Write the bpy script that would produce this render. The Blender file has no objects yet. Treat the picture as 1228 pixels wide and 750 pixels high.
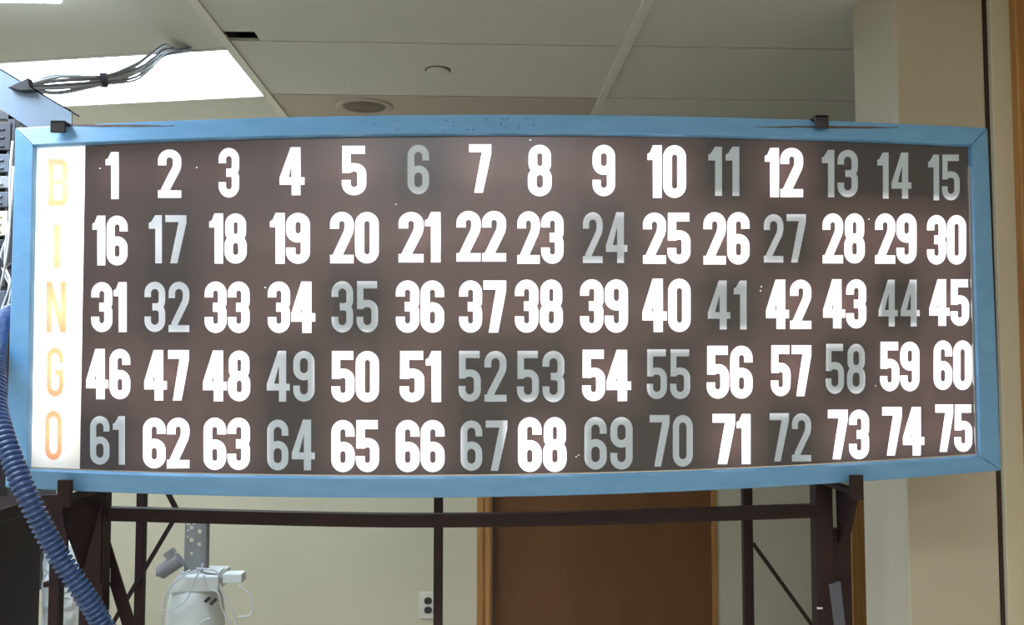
import bpy, bmesh, math, random
from mathutils import Vector, Matrix
from mathutils.geometry import delaunay_2d_cdt

S = bpy.context.scene
COL = S.collection
random.seed(7)

# ------------------------------------------------------------------ camera, world, lights, exposure
FPX, CX, CY = 1050.0, 614.0, 375.0
YAW = math.atan(42 / FPX)
PITCH = math.atan(59 / FPX)
EYE = Vector((0, 0, 1.62))
cam_d = bpy.data.cameras.new('camera')
cam_d.sensor_fit = 'HORIZONTAL'
cam_d.sensor_width = 36
cam_d.lens = FPX * 36 / 1228
cam_d.clip_start = 0.05
cam = bpy.data.objects.new('camera', cam_d)
COL.objects.link(cam)
cam.location = EYE
cam.rotation_euler = (math.pi / 2 + PITCH, 0, -YAW)
S.camera = cam
CAMR = cam.rotation_euler.to_matrix()

S.view_settings.view_transform = 'Standard'
S.view_settings.look = 'None'
S.view_settings.gamma = 1
S.view_settings.use_curve_mapping = False
S.view_settings.exposure = 0.0

w = bpy.data.worlds.new('world')
S.world = w
w.use_nodes = True
w.node_tree.nodes['Background'].inputs[0].default_value = (0.9, 0.95, 1, 1)
w.node_tree.nodes['Background'].inputs[1].default_value = 0.05

CEIL = 2.75
LAMP_STRENGTH = 17.0          # ceiling fixtures in view and an unseen one added at far left
REAR_STRENGTH = 17.0          # ceiling fixtures behind the viewer and one added overhead
BULB_W = 0.95                # bulbs inside the board


def ray(px, py):
    return CAMR @ Vector(((px - CX) / FPX, -(py - CY) / FPX, -1.0))


def P(px, py, Y):            # point of the room seen at a pixel, on the plane y = Y
    d = ray(px, py)
    return EYE + d * (Y / d.y)


def PC(px, py, z=CEIL):      # the same on a horizontal plane
    d = ray(px, py)
    return EYE + d * ((z - EYE.z) / d.z)


# ------------------------------------------------------------------ materials
def lin(c):
    return tuple((v / 255 / 12.92) if v / 255 <= 0.04045 else ((v / 255 + 0.055) / 1.055) ** 2.4 for v in c) + (1,)


def mat(name, rgb, rough=0.6, metal=0.0, var=0.0, scale=8.0, stretch=(1, 1, 1), rgb2=None, bump=0.0, spec=0.4, detail=4):
    m = bpy.data.materials.new(name)
    m.use_nodes = True
    nt = m.node_tree
    b = nt.nodes['Principled BSDF']
    b.inputs['Roughness'].default_value = rough
    b.inputs['Metallic'].default_value = metal
    b.inputs['Specular IOR Level'].default_value = spec
    c1 = lin(rgb)
    c2 = lin(rgb2) if rgb2 else tuple(x * (1 - var) for x in c1[:3]) + (1,)
    tc = nt.nodes.new('ShaderNodeTexCoord')
    mp = nt.nodes.new('ShaderNodeMapping')
    mp.inputs['Scale'].default_value = stretch
    nz = nt.nodes.new('ShaderNodeTexNoise')
    nz.inputs['Scale'].default_value = scale
    nz.inputs['Detail'].default_value = detail
    rp = nt.nodes.new('ShaderNodeValToRGB')
    rp.color_ramp.elements[0].position = 0.3
    rp.color_ramp.elements[1].position = 0.7
    rp.color_ramp.elements[0].color = c1
    rp.color_ramp.elements[1].color = c2
    nt.links.new(tc.outputs['Object'], mp.inputs['Vector'])
    nt.links.new(mp.outputs['Vector'], nz.inputs['Vector'])
    nt.links.new(nz.outputs['Fac'], rp.inputs['Fac'])
    nt.links.new(rp.outputs['Color'], b.inputs['Base Color'])
    if bump:
        bp = nt.nodes.new('ShaderNodeBump')
        bp.inputs['Strength'].default_value = bump
        bp.inputs['Distance'].default_value = 0.004
        nt.links.new(nz.outputs['Fac'], bp.inputs['Height'])
        nt.links.new(bp.outputs['Normal'], b.inputs['Normal'])
    return m


def film(name, front, through, gloss=0.03, rough=0.3):
    """A backlit sheet: matt reflection in front, light of the bulbs coming through from behind."""
    m = bpy.data.materials.new(name)
    m.use_nodes = True
    nt = m.node_tree
    nt.nodes.remove(nt.nodes['Principled BSDF'])
    out = nt.nodes['Material Output']
    d = nt.nodes.new('ShaderNodeBsdfDiffuse')
    t = nt.nodes.new('ShaderNodeBsdfTranslucent')
    g = nt.nodes.new('ShaderNodeBsdfGlossy')
    g.inputs['Roughness'].default_value = rough
    g.inputs['Color'].default_value = (gloss, gloss, gloss, 1)
    d.inputs['Color'].default_value = tuple(front) + (1,)
    t.inputs['Color'].default_value = tuple(through) + (1,)
    a1 = nt.nodes.new('ShaderNodeAddShader')
    a2 = nt.nodes.new('ShaderNodeAddShader')
    nt.links.new(d.outputs[0], a1.inputs[0])
    nt.links.new(t.outputs[0], a1.inputs[1])
    nt.links.new(a1.outputs[0], a2.inputs[0])
    nt.links.new(g.outputs[0], a2.inputs[1])
    nt.links.new(a2.outputs[0], out.inputs['Surface'])
    return m


def glow(name, rgb, strength):
    m = bpy.data.materials.new(name)
    m.use_nodes = True
    b = m.node_tree.nodes['Principled BSDF']
    b.inputs['Base Color'].default_value = (0.8, 0.8, 0.8, 1)
    b.inputs['Emission Color'].default_value = tuple(rgb) + (1,)
    b.inputs['Emission Strength'].default_value = strength
    return m


M_WALL = mat('painted_wall', (197, 188, 163), 0.7, var=0.05, scale=3, bump=0.05)
M_COLUMN = mat('painted_column', (184, 174, 154), 0.6, var=0.04, scale=4)
M_CEIL = mat('ceiling_tile', (212, 208, 196), 0.9, var=0.04, scale=60, bump=0.1)
M_SHADED_TILE = mat('shaded_tile', (190, 177, 162), 0.9, var=0.05, scale=20, bump=0.1)  # tile colour darkened to stand for shade on the ceiling
M_TEE = mat('ceiling_tee', (222, 216, 202), 0.6, var=0.03)
M_GREY = mat('plenum_dark', (60, 56, 50), 0.9, var=0.05)
M_GRILLE = mat('speaker_grille', (128, 116, 102), 0.7, var=0.05)
M_FLOOR = mat('vinyl_floor', (190, 184, 172), 0.5, var=0.12, scale=6)
M_WOOD = mat('oak_casing', (176, 128, 72), 0.45, rgb2=(150, 102, 52), scale=5, stretch=(14, 14, 0.8), var=0.1)
M_DOOR = mat('brown_door', (112, 72, 38), 0.5, rgb2=(98, 63, 33), scale=2, stretch=(3, 3, 0.6))
M_TRIM_GAP = mat('dark_trim_and_gap_shade', (52, 38, 32), 0.5, var=0.1)  # baseboard brown, also paints the shade of the gap by the column
M_BLUE = mat('blue_paint', (108, 158, 200), 0.34, rgb2=(99, 150, 193), scale=40, stretch=(0.3, 1, 1), spec=0.5)
M_SCRATCH = mat('rust_scratch', (96, 92, 92), 0.7, rgb2=(88, 66, 52), scale=60)
M_LIP = mat('bare_aluminium', (200, 196, 190), 0.25, metal=0.8, var=0.05)
M_BOXIN = mat('light_box_inside', (60, 60, 60), 0.8, var=0.05)
M_STEEL = mat('brown_steel', (42, 25, 26), 0.5, rgb2=(35, 20, 22), scale=9, spec=0.25)
M_STEELG = mat('grey_steel', (84, 88, 98), 0.4, var=0.1, scale=14)
M_BLACK = mat('black_steel', (48, 44, 48), 0.45, var=0.1)
M_HOSE = mat('blue_hose', (54, 80, 128), 0.18, rgb2=(48, 72, 118), scale=20, spec=0.6)
M_CHANNEL = mat('pale_blue_channel', (128, 142, 160), 0.45, var=0.05)
M_CABLE = mat('grey_cable', (204, 206, 212), 0.5, var=0.1)
M_CABLED = mat('dark_cable', (140, 140, 146), 0.5, var=0.1)
M_CABINET = mat('brown_cabinet', (30, 17, 16), 0.45, rgb2=(26, 14, 14), scale=3, spec=0.25)
M_WHITE = mat('white_enamel', (214, 216, 212), 0.45, var=0.06, scale=10)
M_WRAP = mat('crumpled_wrap', (240, 240, 236), 0.4, rgb2=(190, 190, 182), scale=22, bump=0.6)
M_MOTOR = mat('grey_motor', (132, 130, 132), 0.5, var=0.1)
M_PERF = mat('perforated_plate', (140, 140, 140), 0.5, var=0.12, scale=20)
M_PLATE = mat('outlet_plate', (206, 200, 188), 0.4, var=0.02)
M_SOCKET = mat('outlet_socket', (52, 44, 40), 0.5, var=0.05)
M_LAMP = glow('lamp_diffuser', (0.74, 0.92, 1.10), LAMP_STRENGTH)
M_LAMP2 = glow('lamp_diffuser_rear', (0.98, 0.98, 1.0), REAR_STRENGTH)
M_PANEL = film('dark_board_film', (0.066, 0.061, 0.063), (0.020, 0.0112, 0.0105), 0.025, 0.25)
M_DIGIT = film('white_number_film', (0.43, 0.495, 0.55), (0.44, 0.43, 0.465), 0.02, 0.3)
M_STRIP = film('white_strip_film', (0.32, 0.31, 0.29), (0.68, 0.67, 0.62), 0.02, 0.3)
M_LETTER = film('orange_letter_film', (0.38, 0.20, 0.11), (0.55, 0.235, 0.125), 0.02, 0.3)


# ------------------------------------------------------------------ builders
class MB:
    def __init__(s):
        s.v, s.f = [], []

    def add(s, vs, fs):
        n = len(s.v)
        s.v += [Vector(p) for p in vs]
        s.f += [[i + n for i in f] for f in fs]
        return s

    def box(s, a, b):
        x0, y0, z0 = (min(a[i], b[i]) for i in range(3))
        x1, y1, z1 = (max(a[i], b[i]) for i in range(3))
        return s.add([(x0, y0, z0), (x1, y0, z0), (x1, y1, z0), (x0, y1, z0), (x0, y0, z1), (x1, y0, z1), (x1, y1, z1), (x0, y1, z1)],
                     [(0, 3, 2, 1), (4, 5, 6, 7), (0, 1, 5, 4), (1, 2, 6, 5), (2, 3, 7, 6), (3, 0, 4, 7)])

    def prism(s, pts, vec):
        """Polygon pts pushed along vec."""
        n = len(pts)
        vs = [Vector(p) for p in pts] + [Vector(p) + Vector(vec) for p in pts]
        fs = [list(range(n))[::-1], list(range(n, 2 * n))] + [(i, (i + 1) % n, n + (i + 1) % n, n + i) for i in range(n)]
        return s.add(vs, fs)

    def bar(s, a, b, wx, wy, up=(0, 1, 0)):
        """Rectangular bar from a to b; wy along `up`, wx across."""
        a, b = Vector(a), Vector(b)
        d = (b - a).normalized()
        u = Vector(up)
        u = (u - d * u.dot(d)).normalized()
        r = d.cross(u)
        q = [r * wx / 2 * i + u * wy / 2 * j for i, j in ((-1, -1), (1, -1), (1, 1), (-1, 1))]
        return s.prism([a + k for k in q], b - a)

    def tube(s, pts, rad, n=10, caps=True):
        pts = [Vector(p) for p in pts]
        if not isinstance(rad, (list, tuple)):
            rad = [rad] * len(pts)
        N = len(pts)
        t0 = (pts[1] - pts[0]).normalized()
        ref = Vector((0, 0, 1)) if abs(t0.z) < 0.9 else Vector((0, 1, 0))
        u = (ref - t0 * ref.dot(t0)).normalized()
        vs, fs = [], []
        for i, p in enumerate(pts):
            t = (pts[min(i + 1, N - 1)] - pts[max(i - 1, 0)]).normalized()
            u = (u - t * u.dot(t)).normalized()
            r = t.cross(u)
            for k in range(n):
                a = 2 * math.pi * k / n
                vs.append(p + (u * math.cos(a) + r * math.sin(a)) * rad[i])
        for i in range(N - 1):
            for k in range(n):
                fs.append((i * n + k, i * n + (k + 1) % n, (i + 1) * n + (k + 1) % n, (i + 1) * n + k))
        if caps:
            fs.append(list(range(n))[::-1])
            fs.append(list(range((N - 1) * n, N * n)))
        return s.add(vs, fs)

    def lathe(s, c, prof, n=32, axis='z'):
        """Profile [(r, h)...] turned about an axis through c."""
        c = Vector(c)
        vs, fs = [], []
        for r, h in prof:
            for k in range(n):
                a = 2 * math.pi * k / n
                x, y = r * math.cos(a), r * math.sin(a)
                vs.append(c + Vector((x, y, h) if axis == 'z' else (x, h, y)))
        for i in range(len(prof) - 1):
            for k in range(n):
                fs.append((i * n + k, i * n + (k + 1) % n, (i + 1) * n + (k + 1) % n, (i + 1) * n + k))
        fs.append(list(range(n))[::-1])
        fs.append(list(range((len(prof) - 1) * n, len(prof) * n)))
        return s.add(vs, fs)

    def build(s, name, m, parent=None, bevel=0.0, smooth=False, label=None):
        base = origin(parent) if parent else (sum(s.v, Vector()) / len(s.v))
        me = bpy.data.meshes.new(name)
        me.from_pydata([p - base for p in s.v], [], s.f)
        me.materials.append(m)
        bm = bmesh.new()
        bm.from_mesh(me)
        bmesh.ops.recalc_face_normals(bm, faces=bm.faces)
        bm.to_mesh(me)
        bm.free()
        o = bpy.data.objects.new(name, me)
        COL.objects.link(o)
        if parent:
            o.parent = parent
        else:
            o.location = base
        if smooth:
            for p in me.polygons:
                p.use_smooth = True
        if bevel:
            b = o.modifiers.new('edge', 'BEVEL')
            b.width = bevel
            b.segments = 2
            b.limit_method = 'ANGLE'
        if label:
            o['label'] = label
        return o


def origin(o):
    while o.parent:
        o = o.parent
    return Vector(o.location)


def tag(o, label, cat, group=None):
    o['label'], o['category'] = label, cat
    if group:
        o['group'] = group
    return o


def thing(name, label, cat, loc, group=None):
    o = bpy.data.objects.new(name, None)
    o.empty_display_size = 0.05
    COL.objects.link(o)
    o.location = loc
    return tag(o, label, cat, group)


def struct(o):
    o['kind'] = 'structure'
    return o


def smooth_path(pts, n=12):
    """Catmull-Rom through the points."""
    pts = [Vector(p) for p in pts]
    q = [pts[0] * 2 - pts[1]] + pts + [pts[-1] * 2 - pts[-2]]
    out = []
    for i in range(1, len(q) - 2):
        for k in range(n):
            t = k / n
            a, b, c, d = q[i - 1], q[i], q[i + 1], q[i + 2]
            out.append(0.5 * ((2 * b) + (c - a) * t + (2 * a - 5 * b + 4 * c - d) * t * t + (3 * b - a - 3 * c + d) * t ** 3))
    out.append(pts[-1])
    return out


# ------------------------------------------------------------------ the setting
XL, XR, YB, YF = -3.7, 1.75, -4.2, 4.4
struct(MB().box((XL - .1, YB - .1, -.1), (XR + .5, YF + .1, 0)).build('floor', M_FLOOR))
struct(MB().box((XL - .1, YB, 0), (XL, YF, CEIL + .3)).build('wall_left', M_WALL))
struct(MB().box((XL, YB - .1, 0), (XR + .5, YB, CEIL + .3)).build('wall_back', M_WALL))

# far wall with a doorway cut out of it
dx0, dx1 = P(590, 650, YF).x, P(858, 650, YF).x
dz1 = 2.06
wf = MB()
wf.box((XL, YF, 0), (dx0, YF + .12, CEIL + .3))
wf.box((dx1, YF, 0), (XR + .5, YF + .12, CEIL + .3))
wf.box((dx0, YF, dz1), (dx1, YF + .12, CEIL + .3))
struct(wf.build('wall_front', M_WALL))
d1 = struct(MB().box((dx0 + .005, YF + .03, 0.01), (dx1 - .005, YF + .075, dz1 - .005)).build('door_1', M_DOOR))
# oak casing at the left jamb (three ribs), the head, and a thin right stop
tw = P(572, 650, YF).x
t1 = MB()
wtr = dx0 - tw
t1.box((tw, YF - .022, 0), (dx0, YF, dz1 + wtr))
t1.box((tw + wtr * .12, YF - .03, 0), (tw + wtr * .42, YF - .02, dz1 + wtr))
t1.box((tw + wtr * .58, YF - .028, 0), (tw + wtr * .9, YF - .02, dz1 + wtr))
t1.box((dx0, YF - .022, dz1), (dx1, YF, dz1 + wtr))
struct(t1.build('trim_1', M_WOOD, bevel=.002))
struct(MB().box((dx1 - .012, YF - .006, 0), (dx1 + .006, YF + .03, dz1)).build('trim_2', M_WOOD))
# oak casing of a second doorway next to the column
struct(MB().box((P(1019, 650, YF).x, YF - .025, 0), (P(1060, 650, YF).x, YF, 2.15)).build('trim_3', M_WOOD, bevel=.003))
struct(MB().box((XL, YF - .015, 0), (tw, YF, .1)).build('baseboard_front', M_TRIM_GAP))

# column: pale side face and front face
CY0, CY1 = 2.42, 2.70
cx0 = P(1078, 200, CY0).x
cx1 = P(1184, 200, CY0).x
struct(MB().box((cx0, CY0, 0), (cx1, CY1, CEIL + .3)).build('column', M_COLUMN, bevel=.004))
# dark strip painting the shade of the gap, cream casing and oak frame right of the column
PY = 2.40
qx0, qx1 = P(1193, 200, PY).x, P(1216, 200, PY).x
struct(MB().box((cx1, CY0 - .004, 0), (qx0 - .0005, CY0 + .05, CEIL + .3)).build('gap_shade', M_TRIM_GAP))
struct(MB().box((qx0, PY, 0), (qx1 + .01, PY + .09, CEIL + .3)).build('trim_5', M_WALL, bevel=.003))
struct(MB().box((qx1, PY - .03, 0), (qx1 + .1, PY + .09, CEIL + .3)).build('trim_6', M_WOOD, bevel=.003))
struct(MB().box((qx1 + .1, PY, 0), (XR + .5, PY + .1, CEIL + .3)).build('partition_wall', M_WALL))
struct(MB().box((XR, YB, 0), (XR + .1, PY, CEIL + .3)).build('wall_right', M_WALL))

# ceiling: lay-in tiles hanging in a grid of tees, with one gap above the lamp
g1 = PC(275, 54).x
g2 = PC(753, 52).x
GW = g2 - g1
ly0 = PC(510, 52).y
ly1 = PC(510, 115).y
GD = ly1 - ly0
xs = [g1 + GW * k for k in range(-3, 4)]
ys = [ly0 + GD * k for k in range(-14, 5)]
LAMP_CELLS = {}
hole = (PC(281, 50).x, PC(313, 50).x)
cl, st, te = MB(), MB(), MB()
gap, T = 0.004, 0.012
fix = []                     # cells that hold lamps
lamp_cells = {(2, 14), (1, 12), (3, 8), (2, 4), (3, 4), (4, 4)}  # unseen lamps at far left and overhead are added to brighten ceiling and board
for i in range(len(xs) - 1):
    for j in range(len(ys) - 1):
        x0, x1, y0, y1 = xs[i], xs[i + 1], ys[j], ys[j + 1]
        if y0 > YF or x0 > XR + .4:
            continue
        if (i, j) in lamp_cells:
            fix.append((i, j, x0, x1, y0, y1))
            continue
        if x0 < XL - .3 and x1 < XL:
            continue
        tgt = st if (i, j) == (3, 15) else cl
        if (i, j) == (2, 13): y1 += .07
        if (i, j) == (2, 15): y0 += .03
        if (i, j) == (3, 13):    # the tile left of the gap is cut short at its far corner
            hx = hole[1]
            tgt.box((x0 + gap, y0 + gap, CEIL), (x1 - gap, y1 - .085, CEIL + T))
            tgt.box((hx, y1 - .085, CEIL), (x1 - gap, y1 - gap, CEIL + T))
        else:
            tgt.box((x0 + gap, y0 + gap, CEIL), (x1 - gap, y1 - gap, CEIL + T))
def lean(x):                  # the bays left of the first tee run slightly askew
    return max(0.0, g1 - x) * .20


def askew(mb):
    for p in mb.v:
        p.y += lean(p.x)
    return mb


askew(cl)
ceil = struct(cl.build('ceiling', M_CEIL))
struct(st.build('shaded_ceiling_panel', M_SHADED_TILE))  # shade put into the colour of one tile
for x in xs:
    te.box((x - .016, YB, CEIL - .008), (x + .016, YF, CEIL + .001))
struct(te.build('trim_7', M_TEE))
struct(MB().box((XL, YB, CEIL + .3), (XR + .5, YF + .1, CEIL + .35)).build('ceiling_slab', M_GREY))


# ------------------------------------------------------------------ ceiling lamps
def lamp(i, j, x0, x1, y0, y1, label, m):
    t = thing('ceiling_light', label, 'ceiling light', ((x0 + x1) / 2, (y0 + y1) / 2 + lean((x0 + x1) / 2), CEIL), 'fluorescent ceiling lights')
    fr = MB()
    e = .022
    zb, zt = CEIL - .004, CEIL + .09
    fr.box((x0 + .013, y0 + .004, zb), (x0 + e, y1 - .004, zt))
    fr.box((x1 - e, y0 + .004, zb), (x1 - .013, y1 - .004, zt))
    fr.box((x0 + e, y0 + .004, zb), (x1 - e, y0 + e - .006, zt))
    fr.box((x0 + e, y1 - e + .006, zb), (x1 - e, y1 - .004, zt))
    fr.box((x0 + .013, y0 + .004, zt), (x1 - .013, y1 - .004, zt + .01))
    askew(fr).build('housing', M_TEE, t)
    askew(MB().box((x0 + e, y0 + e - .006, CEIL + .002), (x1 - e, y1 - e + .006, CEIL + .01))).build('diffuser', m, t)
    return t


for k, (i, j, x0, x1, y0, y1) in enumerate(fix):
    if (i, j) == (2, 14):
        y0, y1 = y0 + .07, y1 + .03
    if (i, j) == (2, 14):
        lb = 'bright white ceiling light panel crossed by grey cables, upper left'
    else:
        lb = 'bright ceiling light panel out of view, one of a set partly added to brighten board and ceiling'
    lamp(i, j, x0, x1, y0, y1, lb, M_LAMP if j >= 11 else M_LAMP2)

# surface mounted box light at the top left corner
zl = CEIL - .05
e = PC(75, 3, zl)
y1 = PC(38, 5, zl).y
t = thing('ceiling_light', 'second bright ceiling light cut off by the top left corner of the photo', 'ceiling light', (e.x - .6, y1 - .6, CEIL), 'fluorescent ceiling lights')
MB().box((e.x - 1.22, y1 - 1.25, CEIL - .03), (e.x, y1, CEIL)).build('housing', M_TEE, t, bevel=.003)
MB().box((e.x - 1.215, y1 - 1.245, zl), (e.x - .005, y1 - .005, CEIL - .03)).build('diffuser', M_LAMP, t, bevel=.006)

# ceiling fittings
c = PC(437, 127)
t = thing('ceiling_speaker', 'round dark recessed ceiling fitting just above the middle-left of the board', 'ceiling speaker', c)
MB().lathe(c, [(.125, .004), (.125, -.006), (.11, -.012), (.095, -.004)], 40).build('rim', M_SHADED_TILE, t, smooth=True)
gr = MB()
gr.lathe(c + Vector((0, 0, -.001)), [(.094, .002), (.094, -.004), (.07, -.007), (.02, -.008)], 40)
for r in (.03, .05, .07):
    gr.lathe(c + Vector((0, 0, -.006)), [(r, .002), (r, -.004), (r + .006, -.004), (r + .006, .002)], 32)
gr.build('grille', M_GRILLE, t)
c = PC(525, 84)
t = thing('sprinkler_cover', 'small round flat sprinkler cover plate on the ceiling above the board centre', 'sprinkler cover', c)
MB().lathe(c, [(.045, .002), (.045, -.008), (.04, -.011), (.01, -.012)], 36).build('cap', M_CEIL, t, smooth=True)
MB().lathe(c, [(.050, .002), (.050, -.0025), (.046, -.0025), (.046, .002)], 36).build('ring', M_GREY, t)

# ------------------------------------------------------------------ the bingo board
BY = 1.965                   # front of the frame
PYL = 1.982                  # plane of the backlit sheets


def lag(p, x):
    s = 0
    for i, (xi, yi) in enumerate(p):
        L = 1
        for j, (xj, _) in enumerate(p):
            if i != j:
                L *= (x - xj) / (xi - xj)
        s += L * yi
    return s


def top_out(x): return 137.5 + ((x - 602) / 582) ** 2 * 16
def top_in(x): return 162 + ((x - 610) / 560) ** 2 * 14
def bot_out(x): return lag([(6.5, 585), (450, 597.5), (1200.5, 564.5)], x)
def bot_in(x): return lag([(35, 562), (450, 571.5), (1173, 545.7)], x)


O = [(18.5, top_out(18.5)), (1184, top_out(1184)), (1200.5, 564.5), (6.5, 585)]
I = [(42, top_in(42)), (1163.5, top_in(1163.5)), (1173, bot_in(1173)), (35, bot_in(35))]
bc = P(600, 600, 2.03)
board = thing('bingo_board', 'large blue framed electric bingo board with lit and unlit numbers 1 to 75', 'bingo board', (bc.x, 2.03, bc.z))


SLOPE, RIDGE = .022, .88      # the rails slope back from a ridge near their inner edge


def on_top_rail(x, y, off=.0006):
    f = (y - top_out(x)) / (top_in(x) - top_out(x))
    return P(x, y, BY + SLOPE * max(0, 1 - f / RIDGE) - .0024 * max(0, 1 - f / RIDGE) - off)


def rail(o0, o1, i0, i1, fo, fi, horizontal, n=24):
    m = MB()
    secs = []
    for k in range(n + 1):
        f = k / n
        if horizontal:
            xo, xi = o0[0] + (o1[0] - o0[0]) * f, i0[0] + (i1[0] - i0[0]) * f
            o, i = (xo, fo(xo)), (xi, fi(xi))
        else:
            o = (o0[0] + (o1[0] - o0[0]) * f, o0[1] + (o1[1] - o0[1]) * f)
            i = (i0[0] + (i1[0] - i0[0]) * f, i0[1] + (i1[1] - i0[1]) * f)
        a, b = P(o[0], o[1], BY + SLOPE), P(i[0], i[1], BY + .008)
        f1, f2 = .03, RIDGE
        mid = P(o[0] + (i[0] - o[0]) * f1, o[1] + (i[1] - o[1]) * f1, BY + SLOPE * (1 - f1 / RIDGE) - .002)
        mid2 = P(o[0] + (i[0] - o[0]) * f2, o[1] + (i[1] - o[1]) * f2, BY)
        secs.append([Vector((a.x, BY + .135, a.z)), Vector((a.x, BY + SLOPE, a.z)), mid, mid2,
                     b, Vector((b.x, PYL + .012, b.z)), Vector((mid2.x, BY + .135, mid2.z))])
    q = len(secs[0])
    vs = [p for s in secs for p in s]
    fs = []
    for k in range(n):
        for j in range(q):
            fs.append((k * q + j, k * q + (j + 1) % q, (k + 1) * q + (j + 1) % q, (k + 1) * q + j))
    fs.append(list(range(q)))
    fs.append(list(range(n * q, n * q + q)))
    m.add(vs, fs)
    return m.build('frame_rail', M_BLUE, board, bevel=.0012)


g = .35                      # open mitre seam, in pixels of the photo
rails = [rail((O[0][0] + g, 0), (O[1][0] - g, 0), (I[0][0] + g, 0), (I[1][0] - g, 0), top_out, top_in, True),
         rail((O[3][0] + g, 0), (O[2][0] - g, 0), (I[3][0] + g, 0), (I[2][0] - g, 0), bot_out, bot_in, True),
         rail((O[0][0], O[0][1] + g), (O[3][0], O[3][1] - g), (I[0][0], I[0][1] + g), (I[3][0], I[3][1] - g), None, None, False),
         rail((O[1][0], O[1][1] + g), (O[2][0], O[2][1] - g), (I[1][0], I[1][1] + g), (I[2][0], I[2][1] - g), None, None, False)]

# rusty scratches along the top rail by the clips, worn specks in its middle
for pts, y in (([(78, 1.5), (110, 3.2), (150, 2.4), (200, .8)], 153.5), ([(905, .8), (945, 2), (985, 3), (1030, 2.4), (1068, .8)], 150.5)):
    sc = MB()
    top, low = [], []
    for x, h in pts:
        for dxx in (0, 9):
            b = y + (x - 600) / 600 * (3.0 if x > 600 else 2.0) - (1 if x < 600 else 0) + random.uniform(-.5, .5)
            top.append(on_top_rail(x + dxx, b - h * random.uniform(.4, .7)))
            low.append(on_top_rail(x + dxx, b + h * random.uniform(.4, .7)))
    sc.prism(top + low[::-1], (0, .003, 0))
    sc.build('scratch', M_SCRATCH, rails[0], label='rusty grey scratch in the blue paint')
for k in range(26):
    x = random.gauss(575, 50)
    y = top_out(x) + random.uniform(5, 20)
    p = on_top_rail(x, y)
    r = random.uniform(.0006, .0016)
    MB().box((p.x - r, p.y, p.z - r), (p.x + r * 1.4, p.y + .002, p.z + r)).build('worn_speck', M_SCRATCH, rails[0])

# aluminium lips showing inside the bottom, left and right rails
lp = MB()
N = 30
for k in range(N):
    xa, xb = 37 + (1172 - 37) * k / N, 37 + (1172 - 37) * (k + 1) / N
    a, b = P(xa, bot_in(xa) - 1.6, BY + .0095), P(xb, bot_in(xb) - 1.6, BY + .0095)
    lp.prism([a, b, b - Vector((0, 0, .006)), a - Vector((0, 0, .006))], (0, .006, 0))
lp.build('inner_lip', M_LIP, board, label='thin bright metal lip along the lower rail')
lp = MB()
a, b = P(1163, 200, BY + .0095), P(1172, 543, BY + .0095)
for dxx in (-.004, .0):
    lp.prism([a + Vector((dxx, 0, 0)), a + Vector((dxx + .0025, 0, 0)), b + Vector((dxx + .0025, 0, 0)), b + Vector((dxx, 0, 0))], (0, .006, 0))
lp.build('inner_lip', M_LIP, board, label='thin bright double metal lip along the right rail')

# housing behind the frame
a, b = P(O[0][0] + 8, 155, BY), P(O[2][0] - 12, 560, BY)
x0, x1, z1, z0 = P(22, 160, BY).x, P(1180, 160, BY).x, P(600, 156, BY).z, P(600, 578, BY).z
HB = 2.095
MB().box((x0, HB, z0), (x1, HB + .006, z1)).build('back_plate', M_BOXIN, board)

# ---- number shapes: strokes laid on a unit box 1 wide, 2.2 high
H = 2.2


def arc(cx, cy, r, a0, a1, n=6):
    return [(cx + r * math.cos(math.radians(a0 + (a1 - a0) * k / n)), cy + r * math.sin(math.radians(a0 + (a1 - a0) * k / n))) for k in range(n + 1)]


def stroke(path, t, closed=False):
    path = [p for i, p in enumerate(path) if i == 0 or (abs(p[0] - path[i - 1][0]) + abs(p[1] - path[i - 1][1])) > 1e-5]
    if closed and abs(path[0][0] - path[-1][0]) + abs(path[0][1] - path[-1][1]) < 1e-5:
        path = path[:-1]
    n = len(path)
    L, R = [], []
    for i in range(n):
        p0 = path[(i - 1) % n] if closed or i > 0 else path[i]
        p1 = path[(i + 1) % n] if closed or i < n - 1 else path[i]
        v0 = Vector((path[i][0] - p0[0], path[i][1] - p0[1]))
        v1 = Vector((p1[0] - path[i][0], p1[1] - path[i][1]))
        if v0.length < 1e-9: v0 = v1
        if v1.length < 1e-9: v1 = v0
        v0.normalize(); v1.normalize()
        n0, n1 = Vector((-v0.y, v0.x)), Vector((-v1.y, v1.x))
        m = (n0 + n1).normalized()
        k = t / 2 / max(m.dot(n0), .5)
        L.append((path[i][0] + m.x * k, path[i][1] + m.y * k))
        R.append((path[i][0] - m.x * k, path[i][1] - m.y * k))
    rng = range(n) if closed else range(n - 1)
    return [[L[i], L[(i + 1) % n], R[(i + 1) % n], R[i]] for i in rng]


def rrect(x0, y0, x1, y1, t, r):
    a, b, c, d = x0 + t / 2, y0 + t / 2, x1 - t / 2, y1 - t / 2
    r = min(r, (c - a) / 2, (d - b) / 2)
    return arc(c - r, d - r, r, 0, 90) + arc(a + r, d - r, r, 90, 180) + arc(a + r, b + r, r, 180, 270) + arc(c - r, b + r, r, 270, 360)


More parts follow.
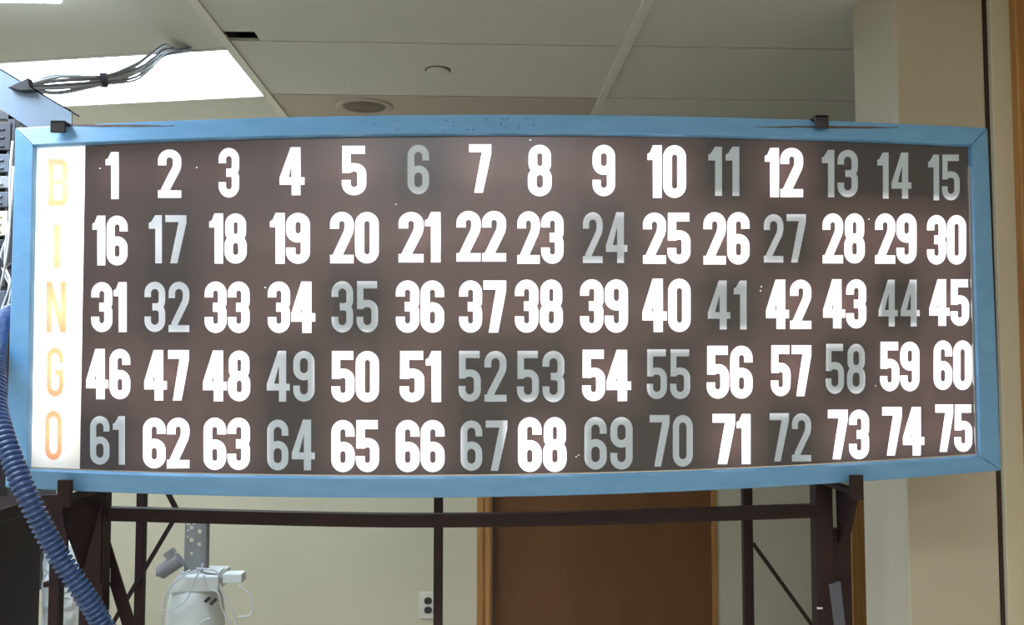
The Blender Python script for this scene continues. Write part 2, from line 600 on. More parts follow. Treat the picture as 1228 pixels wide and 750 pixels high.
def glyph(d, t):
    h, r = t / 2, .5 - t / 2
    if d == '0':
        return stroke(rrect(0, 0, 1, H, t, r), t, True)
    if d == '8':
        return stroke(rrect(0, 0, 1, 1.1 + h, t, r), t, True) + stroke(rrect(.03, 1.1 - h, .97, H, t, r), t, True)
    if d in '69':
        q = stroke(rrect(0, 0, 1, 1.28, t, r), t, True)
        q += stroke([(1 - h, 1.5)] + arc(1 - h - r, H - h - r, r, 0, 90) + arc(h + r, H - h - r, r, 90, 180) + [(h, .6)], t)
        if d == '9':
            q = [[(1 - x, H - y) for x, y in f] for f in q]
        return q
    if d == '3':
        u = [(h, 1.52)] + arc(h + r, H - h - r, r, 180, 90) + arc(1 - h - r, H - h - r, r, 90, 0)
        rr = r * .75
        up = u + arc(1 - h - rr, 1.1 + rr, rr, 0, -90)[:] + [(.38, 1.1)]
        dn = [(x, H - y) for x, y in up]
        return stroke(up, t) + stroke(dn, t)
    if d == '2':
        p = [(h, 1.48)] + arc(h + r, H - h - r, r, 180, 90) + arc(1 - h - r, H - h - r, r, 90, 0) + [(1 - h, 1.5), (1 - h - .04, 1.32), (h + .10, .30), (h + .02, .02)]
        return stroke(p[:-1], t) + [[(0, 0), (1, 0), (1, t * .95), (0, t * .95)], [(0, 0), (t, 0), (t + .1, .4), (0, t * .95)]]
    if d == '5':
        b = [(t * .6, 1.16), (h + .25, 1.24)] + arc(1 - h - r * .9, 1.24 - r * .9, r * .9, 90, 0) + arc(1 - h - r, h + r, r, 0, -90) + arc(h + r, h + r, r, 270, 180) + [(h, .68)]
        return stroke(b, t) + [[(.02, 1.0), (t, 1.0), (t, H), (.02, H)], [(.02, H - t), (.95, H - t), (.95, H), (.02, H)]]
    if d == '7':
        return [[(0, H - t), (1, H - t), (1, H), (0, H)], [(1 - t * 1.1, H - t * .6), (1, H - t * .6), (1, H - t * 1.1), (.23 + t * 1.08, 0), (.23, 0)]]
    if d == '4':
        sx0, sx1 = .84 - t, .84
        y0, y1 = .48, .48 + t * .95
        return [[(sx0, 0), (sx1, 0), (sx1, H), (sx0, H)], [(0, y0), (1, y0), (1, y1), (0, y1)],
                [(0, y1 - .02), (t * 1.0, y1 - .02), (sx0 + .1, H - .25), (sx1 - .1, H), (sx0 - .04, H)], [(0, y0), (t * .6, y0), (t * 1.02, y1), (0, y1)]]
    if d == '1':            # laid on a box of its own, .62 as wide
        s = t / .62
        return [[(1 - s, 0), (1, 0), (1, H), (1 - s, H)],
                [(0, H - .62), (0, H - .36), (.18, H - .30), (1 - s, H), (1 - s + .12, H), (1 - s + .12, H - .62)]]


NUM = {}
for line in """1 126.2 142.8 181.8 239.4;2 189 217.8 178.8 238;3 261.8 287.2 176.9 237.5;4 335 365.6 176.1 234.8;5 409.5 439.6 174.4 234.8
6 488.7 514.6 173.7 233;7 562.2 589.6 172.5 231.8;8 632.6 662 173.2 236;9 710.3 738 173.2 236;10 776 823.2 173.7 238
11 849.3 886.7 176 235;12 916.7 963.6 176.9 237.2;13 985.5 1028.8 179.8 236.7;14 1052 1093 183 238.4;15 1113 1151 185.4 240.4
16 110.3 153.5 258.2 319;17 178.4 223.6 258.2 316;18 250.5 296.4 255.5 316.9;19 323.3 372.2 255 317;20 395.4 454.7 253.8 316.6
21 477.5 528.8 253.8 315.4;22 547 607.4 252.6 314.4;23 620 676.3 253 317;24 699 752.3 254.6 315.6;25 770.6 828.5 254.6 317
26 843.2 899.4 254 318;27 916 966.6 257 315;28 986 1037.5 255.5 316.6;29 1049 1099.6 255.5 317;30 1111.3 1159 257.5 318
31 109 152.4 338 399;32 173.2 227 338 398.4;33 245 299.8 337.3 400;34 320.7 378.6 337.3 400;35 397.6 453.5 337.3 399
36 474.3 533 336 399.8;37 550.2 607.5 336 399.8;38 617.2 675.5 335 399.8;39 695.2 753.5 334.6 399.8;40 770 828.7 333.9 399
41 848.9 895.3 336.6 395.3;42 918.2 973.4 335 395.3;43 986.7 1039.4 334.6 394.6;44 1053.7 1103 335.6 391.8;45 1114 1162.6 334.6 391.5
46 102.8 156.6 418.2 479.6;47 172.6 227 419.5 481;48 243 300.5 420.2 482;49 320 377.2 421 482;50 397 454.9 420.6 483
51 478.8 529.4 420.6 483;52 550 607.5 421 482;53 620 676.9 421 482.7;54 697.6 757.3 419.2 482;55 775.7 827.7 419.2 478.9
56 847 903 414.3 478.9;57 924 973.4 413.7 476;58 990.2 1037.7 412.6 472.6;59 1055 1103 409.5 470;60 1119.2 1166 408 468.5
61 108 149.7 499.3 557.6;62 171 227.7 500.7 562.5;63 243.7 300.2 500.7 564.5;64 320.3 377.5 503.5 564.5;65 397 454.9 503.5 567
66 474.3 533.6 503.5 567;67 552.3 608.5 504.5 565;68 620.7 680 500 567;69 700.8 758.7 500.4 563.5;70 779 830.8 498 560
71 854 900.5 496.2 557.6;72 923 972.7 495.9 553.8;73 992.3 1042.6 491 551.7;74 1057.5 1108.8 487.9 547.2;75 1121.3 1166.4 484.8 542.7""".replace('\n', ';').split(';'):
    a = line.split()
    NUM[int(a[0])] = tuple(float(x) for x in a[1:])
UNLIT = {6, 11, 13, 14, 15, 17, 24, 27, 32, 35, 41, 44, 49, 52, 53, 55, 58, 61, 64, 67, 69, 70, 72}

verts, faces, owner = [], [], []


def add_face(pts, who):
    n = len(verts)
    verts.extend(Vector((p[0], p[1])) for p in pts)
    # all faces the same way round
    A = sum(pts[i][0] * pts[(i + 1) % len(pts)][1] - pts[(i + 1) % len(pts)][0] * pts[i][1] for i in range(len(pts)))
    idx = list(range(n, n + len(pts)))
    faces.append(idx if A > 0 else idx[::-1])
    owner.append(who)


def flat(px, py):
    p = P(px, py, PYL)
    return (p.x, p.z)


# sheet outlines (their edges tuck in behind the frame)
def edge_line(x0, x1, fn, off, n=14):
    return [(x0 + (x1 - x0) * k / n, fn(x0 + (x1 - x0) * k / n) + off) for k in range(n + 1)]


pan = edge_line(102.5, 1175, top_in, -6) + edge_line(1184, 95.5, bot_in, 5)
strip = [(38, 170), (102.6, 165), (95.5, bot_in(95.5) + 5), (30, bot_in(35) + 5)]
add_face([flat(*p) for p in pan], 'panel')
add_face([flat(*p) for p in strip], 'strip')

centres = {}
for n, (x0, x1, y0, y1) in NUM.items():
    lit = n not in UNLIT
    s = str(n)
    if lit:                  # the photo's glare widens lit figures by about a pixel
        x0 += .4; x1 -= .4; y0 += .5; y1 -= .5
    wts = [.62 if ch == '1' else (1.08 if ch == '4' else 1.0) for ch in s]
    gp = .06 if lit else .16
    if len(s) == 1: gp = 0
    unit = (x1 - x0) / (sum(wts) + gp * (len(s) - 1))
    t = .385 if lit else .315  # heavier lit strokes put the bloom of the glare into the shape
    if len(s) == 1 and lit: t = .36
    x = x0
    for ch, wt in zip(s, wts):
        ww = unit * wt
        for q in glyph(ch, t):
            # upright strokes lean with the board's own sides
            add_face([flat(x + a * ww, y1 - b / H * (y1 - y0)) for a, b in q], n)
        x += ww + unit * gp
    centres[n] = ((x0 + x1) / 2, (y0 + y1) / 2)

# letters of the white strip
LET = {'B': (58, 81, 191, 247), 'I': (64, 72, 270, 321), 'N': (55.5, 79, 338, 399), 'G': (56, 76, 417, 476), 'O': (54, 74, 493, 552)}


def letter(ch, t):
    h, r = t / 2, .5 - t / 2
    if ch == 'B':
        return [[(0, 0), (t, 0), (t, H), (0, H)]] + stroke([(h, H - h)] + arc(1 - h - .26, H - h - .26, .26, 90, 0) + arc(1 - h - .26, 1.12 + .26, .26, 0, -90) + [(h, 1.12)], t) + \
            stroke([(h, 1.12)] + arc(1 - h - .26, 1.12 - .26, .26, 90, 0) + arc(1 - h - .26, h + .26, .26, 0, -90) + [(h, h)], t)
    if ch == 'I':
        return [[(0, 0), (1, 0), (1, H), (0, H)]]
    if ch == 'N':
        return [[(0, 0), (t, 0), (t, H), (0, H)], [(1 - t, 0), (1, 0), (1, H), (1 - t, H)], [(0, H), (t, H), (1, 0), (1 - t, 0)]]
    if ch == 'G':
        return stroke([(1 - h, 1.5)] + arc(1 - h - r, H - h - r, r, 0, 90) + arc(h + r, H - h - r, r, 90, 180) + arc(h + r, h + r, r, 180, 270) + arc(1 - h - r, h + r, r, 270, 360) + [(1 - h, 1.08), (.5, 1.08)], t)
    return stroke(rrect(0, 0, 1, H, t, r), t, True)


for ch, (x0, x1, y0, y1) in LET.items():
    for q in letter(ch, .27):
        add_face([flat(x0 + a * (x1 - x0), y1 - b / H * (y1 - y0)) for a, b in q], ch)
# pinholes in the dark film
for kp_, (x, y) in enumerate(((120, 202), (236, 201), (475, 245), (318, 345), (913, 344), (912, 349), (1042, 263), (1050, 463), (691, 548), (694, 546), (636, 168))):
    r = 1.0
    add_face([flat(x + r * math.cos(k * math.pi / 3), y + r * .8 * math.sin(k * math.pi / 3)) for k in range(6)], 'pin%d' % kp_)

ov, oe, of, ovi, oei, ofi = delaunay_2d_cdt(verts, [], faces, 1, 1e-6)
sheets = {}
for f, src in zip(of, ofi):
    who = [owner[k] for k in src]
    top = [q for q in who if q not in ('panel', 'strip')]
    if not who:
        continue
    sheets.setdefault(top[0] if top else who[0], []).append(list(f))


def sheet(key, name, m, label=None, dy=0.0):
    used, vs, fs = {}, [], []
    for f in sheets[key]:
        nf = []
        for i in f:
            if i not in used:
                used[i] = len(vs)
                vs.append(Vector((ov[i][0], PYL + dy, ov[i][1])))
            nf.append(used[i])
        fs.append(nf)
    mb = MB()
    mb.v, mb.f = vs, fs
    return mb.build(name, m, board, label=label)


sheet('panel', 'dark_face_panel', M_PANEL, 'dark brown translucent face behind the numbers')
sheet('strip', 'letter_strip', M_STRIP, 'glowing white strip down the left end')
for n in NUM:
    sheet(n, 'number', M_DIGIT, ('unlit grey number %d' if n in UNLIT else 'lit glowing white number %d') % n)
for ch in LET:
    sheet(ch, 'letter', M_LETTER, 'faint orange letter %s on the white strip' % ch)
for k in range(11):
    sheet('pin%d' % k, 'pinhole', M_DIGIT)

# dark egg-crate dividers between the number cells
dv_ = MB()
cols = []
for c_ in range(14):
    top = [((NUM[r * 15 + c_ + 1][1] + NUM[r * 15 + c_ + 2][0]) / 2, (NUM[r * 15 + c_ + 1][2] + NUM[r * 15 + c_ + 1][3]) / 2) for r in range(5)]
    cols.append([(top[0][0], top_in(top[0][0]) + 1)] + top + [(top[-1][0], bot_in(top[-1][0]) - 1)])
cols.insert(0, [(102.0, 176), (95.8, 562)])
def slab(pts, dy0=.012):
    q = [P(x, y, PYL) for x, y in pts]
    for a, b in zip(q[:-1], q[1:]):
        n_ = Vector((b.z - a.z, 0, a.x - b.x)).normalized() * .0012
        o_ = Vector((0, dy0, 0))
        dv_.prism([a - n_ + o_, a + n_ + o_, b + n_ + o_, b - n_ + o_], (0, HB - PYL - dy0 - .001, 0))
for c_ in cols:
    slab(c_, .004 if c_ is cols[0] else .014)
for r in range(4):
    pts = []
    for c_ in range(15):
        u_, d_ = NUM[r * 15 + c_ + 1], NUM[r * 15 + c_ + 16]
        pts.append(((u_[0] + u_[1]) / 2, (u_[3] + d_[2]) / 2))
    slab([(98, pts[0][1])] + pts + [(1166, pts[-1][1])], .015)
dv_.build('cell_dividers', M_BOXIN, board)

# bulbs inside: one behind each lit number, one behind each letter
DB = 0.058


def bulb(px, py, power, col, r=.012):
    l = bpy.data.lights.new('bulb', 'POINT')
    l.energy = power
    l.color = col
    l.shadow_soft_size = r
    o = bpy.data.objects.new('bulb', l)
    COL.objects.link(o)
    p = P(px, py, PYL)
    o.parent = board
    o.location = Vector((p.x, PYL + DB, p.z)) - Vector(board.location)


for n, (x, y) in centres.items():
    if n not in UNLIT:
        col_w = .62 if (n <= 4 or n in (16, 18, 31)) else 1.0
        bulb(x, y, BULB_W * col_w, (1, .95, .93))
for ch, pw in (('B', .62), ('I', .52), ('N', .42), ('G', .36), ('O', .33)):
    x0, x1, y0, y1 = LET[ch]
    bulb((x0 + x1) / 2 + 1, (y0 + y1) / 2 - (6 if ch in 'GO' else 0), pw, (1, .93, .84))
# weak added bulbs stand in for light leaking into unlit cells
for n, fx, pw in ((17, .22, .16), (32, .2, .12), (24, .35, .05), (27, .4, .05), (49, .05, .05)):
    x0, x1, y0, y1 = NUM[n]
    bulb(x0 + (x1 - x0) * fx, (y0 + y1) / 2, pw, (1, .95, .93))

# ------------------------------------------------------------------ the steel stand that carries the board
SY = 2.145
sroot = P(555, 700, SY)
stand = thing('display_stand', 'dark brown steel stand with crossbar and hooks carrying the bingo board', 'display stand', (sroot.x, 2.3, 0))


def zat(py, Y): return P(600, py, Y).z
def xat(px, Y, py=650): return P(px, py, Y).x


for px0, px1, clip in ((96, 125, 72), (979, 1000, 985)):
    xa, xb = xat(px0, SY - .02), xat(px1, SY - .02)
    MB().box((xa, SY - .02, 0), (xb, SY + .02, 2.16)).build('post', M_STEEL, stand, bevel=.003)
# front crossbar, slightly sagging
cb = MB()
pts = [(124, 616), (400, 623), (540, 624), (700, 621.5), (982, 612.5)]
path = smooth_path([P(x, y, SY) for x, y in pts], 6)
for a, b in zip(path[:-1], path[1:]):
    a = Vector((a.x, SY, a.z)); b = Vector((b.x, SY, b.z))
    cb.prism([a + Vector((0, -.014, -.0155)), a + Vector((0, .014, -.0155)), a + Vector((0, .014, .0155)), a + Vector((0, -.014, .0155))], b - a)
cb.build('crossbar', M_STEEL, stand)
# hooks under the board with their gussets
for px, pxp in ((78, 84), (1027, 1022)):
    x = P(px, 580, 1.95).x
    zb = P(px, 589, 1.96).z
    sgn = 1 if px > 600 else -1
    if sgn > 0:
        zb = P(px, 579, 1.96).z - .004
    hk = MB()
    wdt = .014
    lipz = P(px, 576 if sgn < 0 else 570, 1.95).z
    hk.box((x - wdt, 1.945, zb - .034), (x + wdt, 1.957, lipz))
    hk.box((x - wdt + .001, 1.9565, zb - .022), (x + wdt - .001, SY - .015, zb - .012))
    zlow = P(px, 655, 2.12).z
    if sgn > 0:
        poly = [P(1004, 584, 2.12), P(1033, 582, 1.966), P(1018, 652, 2.115), P(1006, 652, 2.12)]
    else:
        poly = [P(72, 592, 1.966), P(122, 602, 2.11), P(120, 700, 2.118), P(98, 690, 2.11), P(77, 632, 2.0)]
    hk.prism(poly, (0, .010, 0))
    hk.build('hook', M_STEEL, stand)
    lg = MB()
    l0, l1 = (xat(986, SY + .03), xat(1019, SY + .03)) if sgn > 0 else (xat(100, SY + .03), xat(122, SY + .03))
    lg.box((l0, SY + .021, 0), (l1, SY + .045, zat(640, SY)))
    lg.build('leg', M_STEEL, stand, bevel=.003)
# clips over the top rail
for px, py in ((71, 152), (984, 147)):
    x = P(px, py, BY).x
    zt = P(px, top_out(px), BY).z
    ck = MB()
    zl = P(px, py + 8, BY).z
    ck.box((x - .016, BY - .009, zl), (x + .016, BY - .001, zt + .010))
    ck.box((x - .016, BY - .009, zt + .003), (x + .016, SY - .018, zt + .010))
    ck.box((x - .016, SY - .024, zt - .2), (x + .016, SY - .018, zt + .010))
    ck.build('clip', M_BLACK, stand, bevel=.002, label='black clip gripping the top rail')
# rear frame: three thin uprights and diagonal braces
RY = 2.56
for px0, px1 in ((162, 172.5), (520, 531), (892, 903.5)):
    MB().box((xat(px0, RY), RY, 0), (xat(px1, RY), RY + .025, 1.62)).build('rear_upright', M_STEEL, stand, bevel=.002)


def brace(pts, wd, Y):
    m = MB()
    q = [P(x, y, Y) for x, y in pts]
    for a, b in zip(q[:-1], q[1:]):
        m.bar(a, b, wd, .006)
    m.build('brace', M_STEEL, stand)


brace([(213, 616), (148, 726), (120, 775)], .012, RY - .004)
brace([(198, 585), (213, 614)], .014, RY - .004)
brace([(903, 652), (978, 756), (1000, 786)], .011, RY - .004)
brace([(901, 590), (893, 610)], .008, RY - .004)
brace([(121, 640), (158, 760), (170, 800)], .030, 2.2)
brace([(130, 622), (123, 668)], .008, 2.2)
for px0 in (108, 990):
    x = xat(px0, SY)
    MB().box((x - .015, SY, .03), (x + .015, RY + .02, .06)).build('foot_bar', M_STEEL, stand)
MB().box((xat(108, SY), RY, .03), (xat(990, SY), RY + .025, .06)).build('foot_bar', M_STEEL, stand)
MB().box((xat(60, 2.3), 2.3, 0), (xat(72, 2.3), 2.33, zat(668, 2.3))).build('post', M_STEEL, stand)
MB().box((xat(52, 2.3), 2.305, zat(700, 2.3)), (xat(108, 2.3), 2.325, zat(694, 2.3))).build('tie_bar', M_STEEL, stand)
MB().box((xat(47, 2.3), 2.304, zat(660, 2.3)), (xat(79, 2.3), 2.316, zat(591, 2.3))).build('side_plate', M_STEEL, stand)
# reflection on the right leg built as a grey plate, pale tags on the left post
gp = MB()
gp.prism([P(994, 701, SY - .024), P(1008, 698, SY - .024), P(1016, 770, SY - .024), P(1003, 770, SY - .024)], (0, .010, 0))
gp.build('leg_reflection', M_STEELG, stand, label='blue-grey metal plate on the right leg')
for x0, x1, y0, y1 in ((98, 105, 587, 593), (95, 105.5, 614.5, 616.5)):
    a, b = P(x0, y0, SY - .022), P(x1, y1, SY - .022)
    MB().box((a.x, SY - .023, a.z), (b.x, SY - .018, b.z)).build('pale_tag', M_WHITE, stand)
a, b = P(123, 682, 2.19), P(132, 699, 2.19)
MB().box((a.x, 2.172, a.z), (b.x, 2.192, b.z)).build('pale_tag', M_WHITE, stand)
a, b = P(981, 730, SY - .03), P(988, 732, SY - .03)
MB().box((P(976, 730, SY).x, SY - .023, a.z), (b.x, SY - .018, b.z)).build('pale_tag', M_WHITE, stand)

# ------------------------------------------------------------------ blue corrugated hose hanging in front of the board
hp = [(120, 410, 2.26), (62, 384, 2.25), (34, 372, 2.22), (12, 376, 2.15), (0, 392, 2.08), (-4.5, 415, 2.0), (-5.5, 440, 1.93), (-4, 490, 1.85), (4, 522, 1.81), (18, 560, 1.79), (35, 600, 1.78), (66, 660, 1.80), (99, 710, 1.82), (122, 748, 1.84), (150, 800, 1.86), (185, 900, 1.88), (205, 1150, 1.9), (205, 1320, 1.9)]
axis = smooth_path([P(*p) for p in hp], 40)
length = [0]
for a, b in zip(axis[:-1], axis[1:]):
    length.append(length[-1] + (b - a).length)


def along(s):
    lo, hi = 0, len(length) - 1
    while hi - lo > 1:
        mid = (lo + hi) // 2
        if length[mid] > s: hi = mid
        else: lo = mid
    f = (s - length[lo]) / max(length[hi] - length[lo], 1e-9)
    return axis[lo].lerp(axis[hi], f)


pitch = .0114
ring_n = int(length[-1] / pitch)
rp, rr = [], []
R0 = .0215
for k in range(ring_n):
    for f, r in ((0, R0 - .0075), (.24, R0 - .0075), (.32, R0 - .0022), (.42, R0 - .0004), (.58, R0), (.76, R0 - .0004), (.88, R0 - .0022)):
        rp.append(along((k + f) * pitch))
        rr.append(r)
hose = MB().tube(rp, rr, 20).build('corrugated_hose', M_HOSE, smooth=True)
tag(hose, 'blue ribbed plastic hose hanging down in front of the lower left board corner', 'hose')

# ------------------------------------------------------------------ dark cabinet, wrapped carton and rack at the left edge
KX = xat(50, 2.62, 680)
cab = thing('steel_cabinet', 'dark brown steel cabinet at the lower left edge behind the blue hose', 'cabinet', (KX - .3, 2.42, 0))
zt = zat(591, 2.62)
MB().box((KX - .6, 2.335, .06), (KX, 2.615, zt - .012)).build('body', M_CABINET, cab, bevel=.004)
MB().box((KX - .605, 2.32, zt - .04), (KX + .004, 2.62, zt)).build('top', M_CABINET, cab, bevel=.004)
d = MB().box((KX - .58, 2.318, .1), (KX - .025, 2.336, zt - .05)).build('door', M_CABINET, cab, bevel=.003)
MB().box((KX - .08, 2.30, .8), (KX - .06, 2.32, .92)).build('handle', M_STEELG, d, bevel=.003)
MB().box((KX - .58, 2.35, 0), (KX - .02, 2.61, .06)).build('plinth', M_BLACK, cab)

wx0, wx1 = xat(44, 2.85, 700), xat(104, 2.85, 700)
wz = zat(652, 2.85)
wr = MB()
nx, nz = 14, 50
sides = []
for kz in range(nz + 1):
    z = wz * kz / nz
    ring = []
    for kx in range(40):
        a = 2 * math.pi * kx / 40
        ex = math.copysign(abs(math.cos(a)) ** .45, math.cos(a)) * (wx1 - wx0) / 2
        ey = math.copysign(abs(math.sin(a)) ** .45, math.sin(a)) * .11
        j = 1 + random.uniform(-.05, .03) - (.12 if kz == nz else 0)
        ring.append(Vector(((wx0 + wx1) / 2 + ex * j, 2.96 + ey * j, z + (random.uniform(-.02, .02) if 0 < kz else 0))))
    sides.append(ring)
vs = [p for r in sides for p in r]
fs = [(i * 40 + k, i * 40 + (k + 1) % 40, (i + 1) * 40 + (k + 1) % 40, (i + 1) * 40 + k) for i in range(nz) for k in range(40)]
fs += [list(range(40))[::-1], list(range(nz * 40, nz * 40 + 40))]
wr.add(vs, fs)
tag(wr.build('wrapped_bundle', M_WRAP), 'crumpled white wrapped bundle standing between the cabinet and the stand post', 'bundle')

# slotted equipment rack behind the left frame edge
ex1 = xat(17, 2.78, 200)
ez = P(10, 134, 2.78).z
rk = thing('equipment_rack', 'dark equipment rack with grey slotted panels behind the left frame edge', 'equipment rack', (ex1 - .3, 2.95, 0))
fr = MB()
for x in (ex1 - .55, ex1 - .025):
    for y in (2.78, 3.2):
        fr.box((x, y, 0), (x + .025, y + .025, ez))
for z in (.02, ez - .025):
    fr.box((ex1 - .55, 2.78, z), (ex1, 2.805, z + .025))
    fr.box((ex1 - .55, 3.2, z), (ex1, 3.225, z + .025))
    fr.box((ex1 - .55, 2.78, z), (ex1 - .525, 3.22, z + .025))
    fr.box((ex1 - .025, 2.78, z), (ex1, 3.22, z + .025))
fr.build('frame', M_BLACK, rk, bevel=.002)
z = ez - .03
for h, m in ((.10, M_BLACK), (.07, M_STEELG), (.05, M_MOTOR), (.06, M_STEELG), (.09, M_WALL), (.16, M_BLACK), (.3, M_STEELG), (.3, M_BLACK), (.4, M_STEELG)):
    if z - h < .1: break
    u = MB()
    u.box((ex1 - .535, 2.775, z - h + .006), (ex1 - .012, 3.15, z - .006))
    n = max(1, int(h / .03))
    for k in range(n):
        zz = z - h + .015 + k * (h - .02) / n
        u.box((ex1 - .5, 2.770, zz), (ex1 - .03, 2.776, zz + .006))
    u.build('rack_unit', m, rk, bevel=.002)
    z -= h
# loose wires hanging at the left frame edge
for k, (pts, m) in enumerate((
        ([(15, 170, 2.5), (12, 215, 2.45), (12, 262, 2.42), (9, 300, 2.4), (4, 330, 2.42), (-6, 365, 2.46)], M_WHITE),
        ([(16, 200, 2.55), (13, 255, 2.5), (8, 285, 2.5), (6, 318, 2.5), (12, 340, 2.45), (2, 372, 2.45)], M_CABLE),
        ([(-4, 306, 2.5), (3, 318, 2.5), (9, 321, 2.5), (14, 317, 2.5)], M_BLACK),
        ([(12, 280, 2.52), (4, 296, 2.52), (1, 312, 2.52), (6, 330, 2.5), (13, 352, 2.5), (0, 392, 2.5)], M_CABLE))):
    lb = ['white wire hanging straight down beside the left frame edge', 'grey wire bending beside the left frame edge above the blue hose',
          'short black wire crossing behind the left frame edge', 'grey looped wire beside the left frame edge'][k]
    tag(MB().tube(smooth_path([P(*p) for p in pts], 8), .0032 if k != 2 else .006, 8).build('wire', m, smooth=True), lb, 'wire', 'loose wires at the left frame edge')

# ------------------------------------------------------------------ pale channel running up to the ceiling, with the cables
HYC = 2.24
chn = thing('steel_channel', 'pale blue-grey sloping steel channel between the board top and the ceiling light', 'steel channel', P(64, 142, HYC))
# slope followed up to the ceiling
sl = .60
def lo_edge(x): return 118 + sl * x
def up_edge(x): return 81.5 + sl * x
xe = 86
top_l = [(x, y) for x, y in ((xe + 30, up_edge(xe)), (xe, up_edge(xe)), (-260, up_edge(-260)))]
cm = MB()
A = [P(xe, up_edge(xe), HYC), P(-262, up_edge(-262), HYC), P(-262, lo_edge(-262), HYC), P(xe, lo_edge(xe) + 14, HYC)]
for p in A:
    p.z = min(p.z, CEIL - .001)
cm.prism(A, (0, .004, 0))
u = (A[1] - A[0]).normalized()
for a, b in ((A[0], A[1]), (A[3], A[2])):
    s = 1 if a is A[0] else -1
    nrm = Vector((u.z, 0, -u.x)) * (.004 * s)
    if nrm.z > 0 and s > 0: nrm = -nrm
    cm.prism([a, b, b + nrm, a + nrm], (0, .045, 0))
cm.build('web', M_CHANNEL, chn)
a = P(30, 103, HYC - .012)
ccl = MB()
ccl.prism([P(14, 108, HYC), P(39, 96, HYC), P(41, 108, HYC), P(45, 111, HYC), P(30, 112, HYC)], (0, -.022, 0))
ccl.build('cable_clamp', M_BLACK, chn, bevel=.002)

cbl = thing('cable_bundle', 'bundle of thin grey cables sweeping across the bright ceiling light', 'cable bundle', PC(218, 56))
base = [(34, 104, 2.235), (70, 101, 2.35), (124, 96, 2.55), (160, 86, 2.72), (182, 73, 2.86), (198, 61, 3.0)]
for k in range(11):
    o = (k - 5) / 5
    pts = []
    for i, (x, y, Y) in enumerate(base):
        sp = [.3, 1.0, .55, .9, .9, .7][i]
        p = P(x + random.uniform(-3, 3) * sp, y + (o * 10 + random.uniform(-1.8, 1.8)) * sp, Y)
        pts.append(p)
    e = PC(212 + k * 1.6, 57 + random.uniform(-2.5, 2.5))
    pts[-1].z = min(pts[-1].z, CEIL - .012)
    pts.append(e + Vector((0, 0, -.006)))
    e2 = Vector((e.x + .06, e.y + .02, CEIL + .05))
    pts.append(e2)
    pts = [Vector((p.x, p.y, min(p.z, CEIL - .008))) for p in pts[:-1]] + [Vector((e.x + .012, e.y + .01, CEIL + .02))]
    MB().tube(smooth_path(pts, 8), (.0040, .0034, .0030)[k % 3], 8).build('cable', M_CABLE if k % 3 else M_CABLED, cbl, smooth=True)
c = P(124, 97, 2.55)
MB().tube([c + Vector((-.008, -.004, .001)), c + Vector((.010, .004, .003))], [.022, .022], 12).build('cable_tie', M_BLACK, cbl)

# ------------------------------------------------------------------ white machine behind the stand
TY = 3.2
tx0, tx1 = xat(188, TY, 745), xat(259, TY, 745)
tc = (tx0 + tx1) / 2
tr = (tx1 - tx0) / 2
zs = zat(690, TY)
mac = thing('white_tank_machine', 'white tank with grey perforated plate, motor and loose wires in front of the wall', 'tank machine', (tc, TY + .15, 0))
zc = zat(709, TY)
tk = MB()
tk.lathe((tc, TY + tr, 0), [(tr * .9, 0), (tr, .02), (tr, zc - .16), (tr * .985, zc - .10), (tr * .93, zc - .045), (tr * .85, zc - .012), (tr * .78, zc)], 40)
tk.build('tank', M_WHITE, mac, smooth=True)
kp = MB()
kx0, kx1 = xat(199, TY, 700), xat(260, TY, 700)
kp.prism([(kx0, TY + .02, zc - .005), (kx1, TY + .02, zc + .001), (kx1, TY + .02, zs + .002), (kx0 + .05, TY + .02, zs + .006), (kx0 + .02, TY + .02, zs - .01)], (0, .16, 0))
kp.build('cap', M_WHITE, mac, bevel=.008)
# perforated plate: a real plate with round holes
px0, px1, pz0, pz1 = xat(214.5, TY, 660), xat(236, TY, 660), zat(692, TY), zat(618, TY)
hv, hf = [Vector((px0, pz0)), Vector((px1, pz0)), Vector((px1, pz1)), Vector((px0, pz1))], [[0, 1, 2, 3]]
for hx, hy, r in ((223, 652, 2.6), (233, 641.7, 2.6), (232.5, 657.5, 2.4), (218.4, 648, 1.3), (223, 668.5, 1.9), (219, 632, 2.2), (226, 631, 2.2), (231, 629, 1.8), (223, 637, 2.3), (219, 640, 1.4)):
    cc = P(hx, hy, TY)
    n = len(hv)
    rr_ = r / FPX * TY
    hv += [Vector((cc.x + rr_ * math.cos(k * math.pi / 6), cc.z + rr_ * math.sin(k * math.pi / 6))) for k in range(12)]
    hf.append(list(range(n, n + 12)))
v2, _, f2, _, _, fo = delaunay_2d_cdt(hv, [], hf, 1, 1e-6)
pl = MB()
pl.add([(p[0], TY + .06, p[1]) for p in v2], [f for f, s in zip(f2, fo) if s == [0]])
pp = pl.build('perforated_plate', M_PERF, mac)
sd = pp.modifiers.new('thick', 'SOLIDIFY')
sd.thickness = .004
MB().box((px1 - .002, TY + .058, pz0), (xat(241, TY, 660), TY + .10, pz1)).build('plate_flange', M_MOTOR, mac)
m0, m1 = P(191, 688, TY + .04), P(216, 671, TY + .04)
dv = (m1 - m0).normalized()
mo = MB()
mo.tube([m0, m0 + dv * .006, m0 + dv * .03, m1], [.020, .026, .027, .027], 20)
mo.tube([m0 - dv * .012, m0], [.008, .008], 12)
mt = mo.build('motor', M_MOTOR, mac, bevel=.002)
q = P(199, 667, TY + .04)
MB().bar(q, q + dv * .035, .02, .03).build('terminal_box', M_PERF, mt)
a, b = P(267, 689, TY + .02), P(290, 700, TY + .02)
MB().box((a.x, TY + .02, a.z), (b.x, TY + .075, b.z)).build('control_box', M_WHITE, mac, bevel=.003)
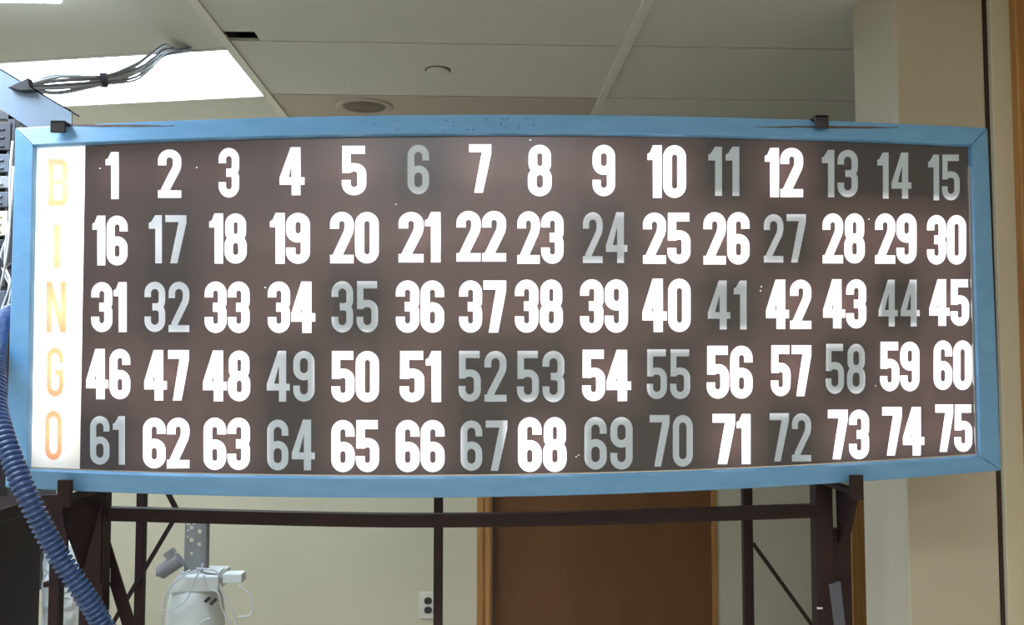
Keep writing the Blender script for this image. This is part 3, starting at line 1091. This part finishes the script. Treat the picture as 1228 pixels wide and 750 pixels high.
MB().box((kx1 - .01, TY + .035, zat(698, TY)), (a.x + .004, TY + .06, zat(693, TY))).build('box_arm', M_PERF, mac)
pl = MB()
pl.prism([P(243, 686, TY + .03), P(262, 690, TY + .03), P(269, 681, TY + .12), P(248, 681, TY + .12)], (0, 0, .003))
pl.build('paper_tag', M_WHITE, mac)
for x, y in ((246, 722), (253, 725)):
    p = P(x, y, TY)
    MB().lathe((p.x, TY + .035, p.z), [(.006, .02), (.006, -.03), (.004, -.034)], 10, 'y').build('plug', M_BLACK, mac)
for pts in ([(236, 684), (222, 690), (208, 700), (198, 714), (196, 735), (193, 760)], [(240, 684), (232, 700), (222, 722), (206, 731), (193, 733)],
            [(244, 690), (250, 705), (262, 712), (266, 730), (280, 755)], [(286, 702), (298, 712), (302, 724), (300, 738), (286, 740)],
            [(264, 702), (268, 714), (278, 732), (284, 750), (286, 775)], [(228, 684), (214, 692), (203, 708), (200, 716)],
            [(252, 742), (240, 748), (236, 765)], [(243, 676), (240, 684), (228, 688), (216, 686)], [(236, 682), (256, 684), (262, 690)]):
    MB().tube(smooth_path([P(x, y, TY - .012) for x, y in pts], 8), .0026, 6).build('wire', M_CABLE, mac, smooth=True)

# ------------------------------------------------------------------ wall outlet
a, b = P(503, 710, YF), P(523, 742, YF)
ot = thing('wall_outlet', 'small double wall outlet on the beige far wall below the crossbar', 'wall outlet', ((a.x + b.x) / 2, YF, (a.z + b.z) / 2))
MB().box((a.x, YF - .008, b.z), (b.x, YF, a.z)).build('cover_plate', M_PLATE, ot, bevel=.003)
for yy in (720.5, 731.5):
    c = P(513.5, yy, YF)
    so = MB()
    so.prism([(c.x + .021 * math.copysign(min(abs(math.cos(k * math.pi / 10)), .9), math.cos(k * math.pi / 10)), YF - .0105, c.z + .017 * math.sin(k * math.pi / 10)) for k in range(20)], (0, .006, 0))
    s = so.build('socket', M_SOCKET, ot)
    sl_ = MB()
    for dx_ in (-.007, .007):
        sl_.box((c.x + dx_ - .0012, YF - .0112, c.z - .003), (c.x + dx_ + .0012, YF - .009, c.z + .006))
    sl_.build('slots', M_BLACK, s)
